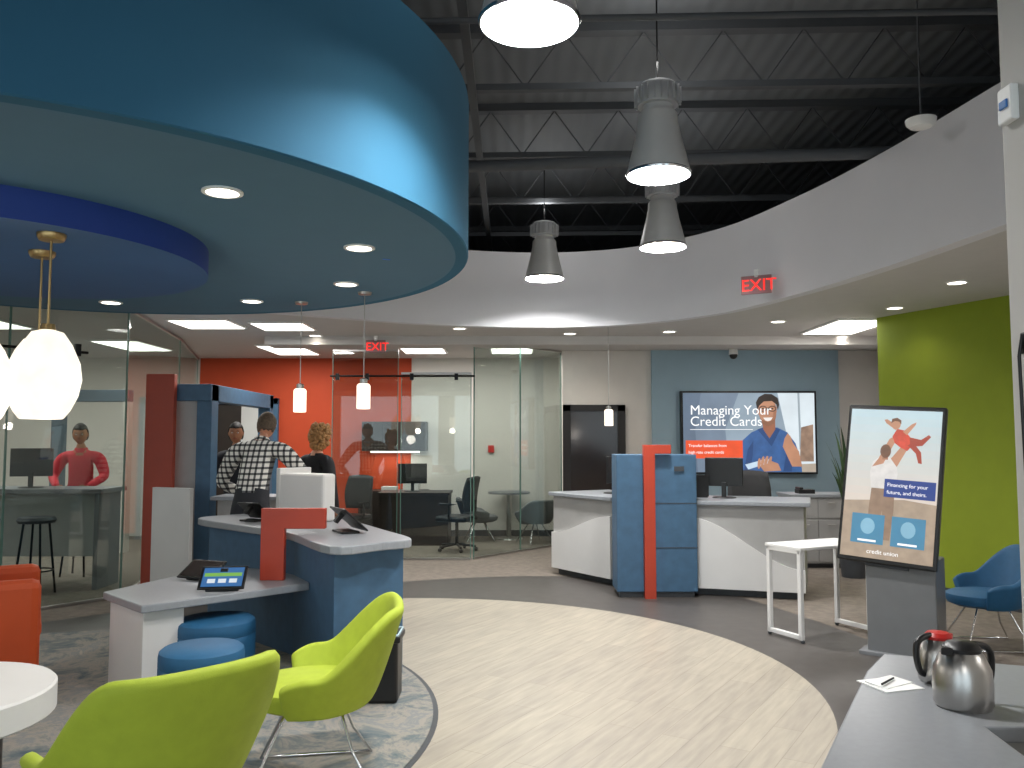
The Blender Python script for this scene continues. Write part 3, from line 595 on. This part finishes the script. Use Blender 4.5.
# office furniture
dk=E('executive_desk',(-1.5,13.05,0)); B('top',-.55,.55,-.35,.35,.76,.80,brown,dk); B('front_panel',-.53,.53,-.33,-.30,.0,.76,brown,dk); B('side',-.53,-.49,-.3,.33,0,.76,brown,dk); B('side',.49,.53,-.3,.33,0,.76,brown,dk)
hu=E('overhead_cabinet',(-1.93,13.75,1.42)); B('carcass',-.52,.52,-.2,.22,0,.48,brown,hu); 
for k in range(3): B('door',-.51+.345*k,-.18+.345*k,-.215,-.2,.01,.47,brown,hu)
B('undershelf_light',-.4,.4,-.05,.05,-.03,0,troff,hu); light('lamp','AREA',(0,0,-.04),5,hu,neut,size=.8,size_y=.1)
cr=E('office_credenza',(-1.93,13.7,0)); B('body',-.55,.55,-.22,.26,0,.78,brown,cr); B('papers',-.2,.05,-.1,.1,.78,.84,offw,cr); B('box_files',.15,.4,-.1,.12,.78,1.0,offw,cr)
rt=E('round_meeting_table',(-.05,13.62,0)); lathe('top',[(.001,.76),(.34,.76),(.34,.73),(.001,.73)],mgrey,rt,n=40,cap=False); lathe('post',[(.04,.73),(.04,.03),(.22,.02),(.23,0)],steel,rt,n=24)
# left office
ht_=E('high_table',(-5.15,9.25,0)); box('top',(1.5,.6,.05),(0,0,1.05),mgrey,ht_); 
for s in (-1,1): box('leg_panel',(.05,.5,1.02),(s*.68,0,.51),mgrey,ht_)
box('modesty_panel',(1.3,.03,.70),(0,-.05,.68),lgrey,ht_)
for x,y in ((-5.5,8.65),(-4.95,8.72),(-5.15,9.98)):
    s=E('bar_stool',(x,y,0)); lathe('seat',[(.001,.80),(.17,.80),(.19,.77),(.17,.74),(.001,.74)],dgrey,s,n=28,cap=False)
    for k in range(4):
        a=pi/4+k*pi/2; tube('leg',[(.12*math.cos(a),.12*math.sin(a),.75),(.2*math.cos(a),.2*math.sin(a),0)],.012,blackm,s)
    tube('foot_ring',[(.17*math.cos(a),.17*math.sin(a),.25) for a in [i*pi/8 for i in range(16)]],.008,blackm,s,cyclic=True)
monitor(-5.30,9.2,1.075,math.radians(20),.42)
pfm=M('slate_laminate','#56646f',.6)
pf=E('office_portal_frame'); B('header',-6.6,-5.5,11.9,12.05,2.15,2.32,pfm,pf); B('post',-6.6,-6.45,11.9,12.05,0,2.15,pfm,pf); B('post',-5.58,-5.5,11.9,12.05,0,2.15,wallw,pf)

# ---------------------------------------------------------------- beverage counter
bc=E('beverage_counter'); arc=[(.30,1.0),(.50,1.45),(.66,1.83),(.90,2.26),(1.08,2.58),(1.22,2.78)]
poly=arc+[(1.42,2.70),(1.75,2.58),(2.3,2.5),(2.3,2.08),(1.16,2.08),(1.10,1.5),(1.10,1.0)]
prism('worktop',poly,.86,.90,M('counter_grey_laminate','#888b8f',.3,var=.04,scale=50),bc,bevel=.006)
poly2=[(.36,1.03),(.56,1.47),(.71,1.82),(.94,2.23),(1.22,2.70),(1.75,2.52),(2.25,2.45),(2.25,2.1),(1.14,2.1),(1.06,1.5),(1.06,1.05)]
prism('cabinet',poly2,0,.86,lgrey,bc)
def carafe(x,y,r,h,rz,lid,handle=True,z=.90):
    c=E('thermal_carafe',(x,y,z),rz); lathe('body',[(.001,0),(r*.92,0),(r,.01),(r*1.02,h*.35),(r*.97,h*.6),(r*.75,h*.82),(r*.62,h*.88)],steel,c,n=48,cap=False)
    lathe('lid',[(r*.64,h*.86),(r*.66,h*.93),(r*.5,h),(.001,h*1.02)],lid,c,n=40,cap=False)
    prism('spout',[(-r*1.0,0),(-r*.45,-r*.28),(-r*.45,r*.28)],h*.84,h*.95,lid,c,bevel=.003)
    tube('handle',[(r*.5,0,h*.95),(r*1.35,0,h*.93),(r*1.5,0,h*.6),(r*1.25,0,h*.2),(r*.95,0,h*.18)],.009,black,c,smooth=True)
carafe(1.19,2.24,.072,.165,math.radians(20),black)
carafe(1.245,2.47,.058,.14,math.radians(200),M('lid_red','#b01f1a',.4))
nk=E('paper_napkins',(1.12,2.44,.90),.3); 
box('napkin',(.13,.12,.003),(-.04,0,.0015),white,nk,bevel=0); box('napkin_fold',(.12,.07,.003),(-.035,.01,.0055),white,nk,rot=(math.radians(3),0,.25),bevel=0)
tube('stirrer',[(-.085,-.02,.012),(-.01,.02,.012)],.003,black,nk)

# ---------------------------------------------------------------- people
def skin_mesh(name,joints,radii,edges,root,parent,mats,groups,sub=2):
    names=list(joints); idx={k:i for i,k in enumerate(names)}
    me=bpy.data.meshes.new(name+'_sk'); me.from_pydata([joints[k] for k in names],[(idx[a],idx[b]) for a,b in edges],[]); me.update()
    o=bpy.data.objects.new(name+'_sk',me); bpy.context.collection.objects.link(o)
    m=o.modifiers.new('skin','SKIN'); m.use_smooth_shade=True; m.branch_smoothing=.6
    sd_=me.skin_vertices[0].data
    for k in names:
        r=radii[k]; sd_[idx[k]].radius=(r,r) if not isinstance(r,tuple) else r; sd_[idx[k]].use_root=(k in root)
    o.modifiers.new('ss','SUBSURF').levels=sub
    dg=bpy.context.evaluated_depsgraph_get(); dg.update(); ev=o.evaluated_get(dg); nm=bpy.data.meshes.new_from_object(ev,depsgraph=dg)
    bpy.data.objects.remove(o)
    nm.materials.clear()
    for mm in mats: nm.materials.append(mm)
    segs=[(Vector(joints[a]),Vector(joints[b]),groups.get((a,b),0)) for a,b in edges]
    for p in nm.polygons:
        p.use_smooth=True
        if len(mats)>1:
            best=1e9
            for a,b,g in segs:
                ab=b-a; t=max(0,min(1,(p.center-a).dot(ab)/max(1e-9,ab.length_squared))); dd_=(p.center-(a+ab*t)).length
                if dd_<best: best=dd_; gi=g
            p.material_index=gi
    ob=bpy.data.objects.new(name,nm); link(ob,parent); return ob
def hand(parent,pos,dirv,palmn,side,mat):
    d=Vector(dirv).normalized(); n_=Vector(palmn); n_=(n_-d*n_.dot(d)).normalized(); s=d.cross(n_).normalized()*side
    P=lambda a,b,c: tuple(Vector(pos)+d*a+s*b+n_*c)
    J={};R={};Ed=[];roots=[]
    J['w']=P(-.01,0,0);R['w']=(.024,.02);J['p1']=P(.04,0,0);R['p1']=(.034,.017);J['p2']=P(.075,0,.003);R['p2']=(.036,.015);Ed+=[('w','p1'),('p1','p2')];roots.append('p1')
    for k,(off,L) in enumerate(((-.028,.068),(-.010,.078),(.009,.072),(.026,.058))):
        a,b,c,e=['f%d%d'%(k,q) for q in range(4)]
        J[a]=P(.06,off*.9,.0);J[b]=P(.085,off,.002);J[c]=P(.085+L*.5,off*1.08,.014);J[e]=P(.085+L*.85,off*1.1,.036)
        R[a]=.009;R[b]=.0095;R[c]=.0085;R[e]=.0065; Ed+=[(a,b),(b,c),(c,e)];roots.append(b)
    J['t0']=P(.02,-.02,.004);J['t1']=P(.045,-.045,.012);J['t2']=P(.075,-.058,.022);R['t0']=.012;R['t1']=.011;R['t2']=.008;Ed+=[('t0','t1'),('t1','t2')];roots.append('t1')
    skin_mesh('hand',J,R,Ed,roots,parent,[mat],{},sub=1)
def person(name,loc,rz,shirt,pants,skm,hairm,lean=0,hscale=1.0,arms=None,hair='short',headrot=(0,0,0),collar=None,glasses=False,female=False,seated=False,bulk=1.0):
    e=E(name,loc,rz); e.scale=(hscale,)*3; sw=(.165 if female else .19)*bulk
    J={'pelvis':(0,0,.97),'belly':(0,0,1.12),'chest':(0,.005,1.30),'nb':(0,.01,1.45),'neck':(0,-.005,1.53),'ntop':(0,-.01,1.60)}
    R={'pelvis':(.155*bulk,.115*bulk),'belly':(.15*bulk,.115*bulk),'chest':(.17*bulk,.12*bulk),'nb':(.09,.08),'neck':(.052,.055),'ntop':(.048,.05)}
    if female: R['pelvis']=(.155,.11);R['belly']=(.12,.09);R['chest']=(.14,.11)
    Ed=[('pelvis','belly'),('belly','chest'),('chest','nb'),('nb','neck'),('neck','ntop')]; G={('nb','neck'):1,('neck','ntop'):1}
    for s,t in ((-1,'l'),(1,'r')):
        el,wr=(arms or {}).get(t,((.27,.03,1.14),(.26,-.08,.90)))
        J['sh'+t]=(s*sw,.01,1.41);J['el'+t]=(s*el[0],el[1],el[2]);J['wr'+t]=(s*wr[0],wr[1],wr[2])
        R['sh'+t]=.078*bulk;R['el'+t]=.055*bulk;R['wr'+t]=.036
        if seated:
            J['hp'+t]=(s*.10,-.04,.92);J['kn'+t]=(s*.14,-.40,.90);J['an'+t]=(s*.13,-.34,.46);J['to'+t]=(s*.14,-.50,.40)
        else:
            J['hp'+t]=(s*.095,0,.90);J['kn'+t]=(s*.11,-.015,.50);J['an'+t]=(s*.115,.02,.09);J['to'+t]=(s*.13,-.16,.035)
        R['hp'+t]=.105;R['kn'+t]=.068;R['an'+t]=.048;R['to'+t]=(.045,.032)
        Ed+=[('nb','sh'+t),('sh'+t,'el'+t),('el'+t,'wr'+t),('pelvis','hp'+t),('hp'+t,'kn'+t),('kn'+t,'an'+t),('an'+t,'to'+t)]
        for q in (('pelvis','hp'+t),('hp'+t,'kn'+t),('kn'+t,'an'+t)): G[q]=2
        G[('an'+t,'to'+t)]=3
    rot=Matrix.Rotation(lean,3,'X'); piv=Vector((0,0,.97))
    for k in J:
        if k[:2] not in ('hp','kn','an','to','wr','el') and k!='pelvis': J[k]=tuple(piv+rot@(Vector(J[k])-piv))
        elif k[:2] in ('el','wr') and not (arms and arms.get('abs')): J[k]=tuple(piv+rot@(Vector(J[k])-piv))
    body=skin_mesh('body',J,R,Ed,['pelvis'],e,[shirt,skm,pants,black],G)
    for s,t in ((-1,'l'),(1,'r')):
        w_=Vector(J['wr'+t]); d=w_-Vector(J['el'+t]); hand(e,w_,d,(-s*.8,-.3,-.5) if not (arms and arms.get('abs')) else (0,0,-1),s,skm)
    hc=Vector(J['ntop'])+rot@Vector((0,-.015,.085))
    hd_=E('head',tuple(hc)); hd_.parent=e; hd_.rotation_euler=(lean*.6+headrot[0],headrot[1],headrot[2])
    bm=bmesh.new(); bmesh.ops.create_uvsphere(bm,u_segments=32,v_segments=24,radius=1)
    for v in bm.verts:
        x,y,z=v.co; k=1-.22*max(0,-z)**1.5; x2=x*.077*k; y2=y*.095*(1-.10*max(0,-z)); z2=z*.118
        if y<0:
            y2+= -.006*math.exp(-((x*.077)/.03)**2-((z2+.085)/.025)**2)
            y2+= -.022*math.exp(-((x*.077)/.012)**2-((z2+.018)/.02)**2)
            y2+= -.006*math.exp(-((x*.077)/.03)**2-((z2-.032)/.010)**2)
            for q in (-1,1): y2+= .009*math.exp(-((x*.077-q*.03)/.014)**2-((z2-.012)/.012)**2)
        v.co=(x2,y2,z2)
    me=bpy.data.meshes.new('face'); bm.to_mesh(me); bm.free(); me.materials.append(skm)
    for p in me.polygons: p.use_smooth=True
    link(bpy.data.objects.new('face',me),hd_)
    for q in (-1,1):
        ball('ear',(q*.077,.01,-.002),(.010,.018,.03),skm,hd_,seg=10); ball('eye',(q*.03,-.079,.012),(.011,.008,.007),M('eye_white','#e8e4de',.3),hd_,seg=10); ball('iris',(q*.03,-.086,.012),(.005,.003,.005),black,hd_,seg=8)
        tube('eyebrow',[(q*.017,-.090,.031),(q*.03,-.092,.035),(q*.045,-.082,.031)],.003,hairm,hd_)
    tube('lips',[(-.022,-.086,-.052),(0,-.095,-.053),(.022,-.086,-.052)],.0045,M('lip_tone','#9c5548',.5),hd_)
    if glasses:
        for q in (-1,1): tube('glasses',[(q*.03+.018*math.cos(a),-.098,.012+.014*math.sin(a)) for a in [i*pi/8 for i in range(16)]],.002,black,hd_,cyclic=True)
    bm=bmesh.new(); bmesh.ops.create_icosphere(bm,subdivisions=4,radius=1)
    dele=[]
    for v in bm.verts:
        x,y,z=v.co; line=(.45 if y<-.3 else max(-.62,.45-(y+.3)*2.6))
        if z<line: dele.append(v); continue
        nz=random.uniform(-.02,.02); v.co=(x*.087*(1+nz),y*.105*(1+nz)+.004,z*.129*(1+nz)+.002)
    bmesh.ops.delete(bm,geom=dele,context='VERTS'); me=bpy.data.meshes.new('hair_cap'); bm.to_mesh(me); bm.free(); me.materials.append(hairm)
    for p in me.polygons: p.use_smooth=True
    o=link(bpy.data.objects.new('hair_cap',me),hd_); m=o.modifiers.new('s','SOLIDIFY'); m.thickness=.012; m.offset=-1
    if hair=='curly':
        bm=bmesh.new()
        for k in range(230):
            th=random.uniform(0,2*pi); zz=random.uniform(-.16,.13); 
            if math.sin(th)<-.35 and zz<.07: continue
            rr=.105*math.sqrt(max(.05,1-(zz/.17)**2)); r=random.uniform(.016,.028)
            bmesh.ops.create_icosphere(bm,subdivisions=1,radius=r,matrix=Matrix.Translation((rr*math.cos(th),rr*1.08*math.sin(th)+.01,zz)))
        me=bpy.data.meshes.new('curls'); bm.to_mesh(me); bm.free(); me.materials.append(hairm)
        for p in me.polygons: p.use_smooth=True
        link(bpy.data.objects.new('curls',me),hd_)
    if collar: 
        c=Vector(J['nb'])+rot@Vector((0,0,.04)); lathe('collar',[(.075,-.015),(.068,.035),(.064,.035),(.07,-.01)],collar,e,loc=tuple(c),rot=(lean,0,0),n=24,cap=False)
    return e
jeans=M('dark_trousers','#24262c',.8); hgrey=M('grey_brown_hair','#5a4b3d',.8,var=.3,scale=60); hblond=M('blonde_hair','#a87c4c',.7,var=.3,scale=40); hdark=M('black_hair','#17120f',.6)
plaid=plaid_mat()
person('man_in_checked_shirt',(-2.50,7.98,0),math.radians(176),plaid,jeans,skin,hgrey,lean=.50,hscale=1.10,bulk=1.15,arms={'abs':1,'l':((.42,-.36,1.06),(.27,-.60,.94)),'r':((.42,-.36,1.06),(.27,-.60,.94))},headrot=(.05,0,.1),collar=plaid)
person('woman_with_curly_hair',(-2.05,8.62,0),math.radians(150),M('black_top','#15151a',.8),jeans,skin,hblond,lean=.10,hscale=.98,hair='curly',female=True,headrot=(.1,0,.2))
person('man_in_dark_suit',(-3.17,9.62,0),math.radians(5),M('charcoal_suit','#1b1d24',.8),jeans,skin2,hdark,lean=.10,hscale=1.0,headrot=(.05,0,.1),collar=M('shirt_white','#dddddd',.8))
person('man_in_pink_shirt',(-5.15,9.98,-.06),math.radians(12),M('pink_shirt','#cf3340',.8),jeans,skin2,hdark,lean=.10,hscale=1.03,bulk=1.05,arms={'l':((.28,-.07,1.20),(.16,-.32,1.12)),'r':((.28,-.07,1.20),(.16,-.32,1.12))},headrot=(.15,0,.1),glasses=True,seated=True,collar=M('pink_shirt','#cf3340',.8))

# ---------------------------------------------------------------- world, camera
w=bpy.data.worlds.new('World'); scene.world=w; w.use_nodes=True; bg=w.node_tree.nodes['Background']; bg.inputs[0].default_value=(.82,.91,1,1); bg.inputs[1].default_value=2.4
cam=bpy.data.cameras.new('camera'); cam.lens=29.18; cam.sensor_width=36; cam.clip_start=.05
co=bpy.data.objects.new('camera',cam); co.location=(0,0,1.6); co.rotation_euler=(math.radians(90+3.86),0,0); link(co); scene.camera=co
print('done')
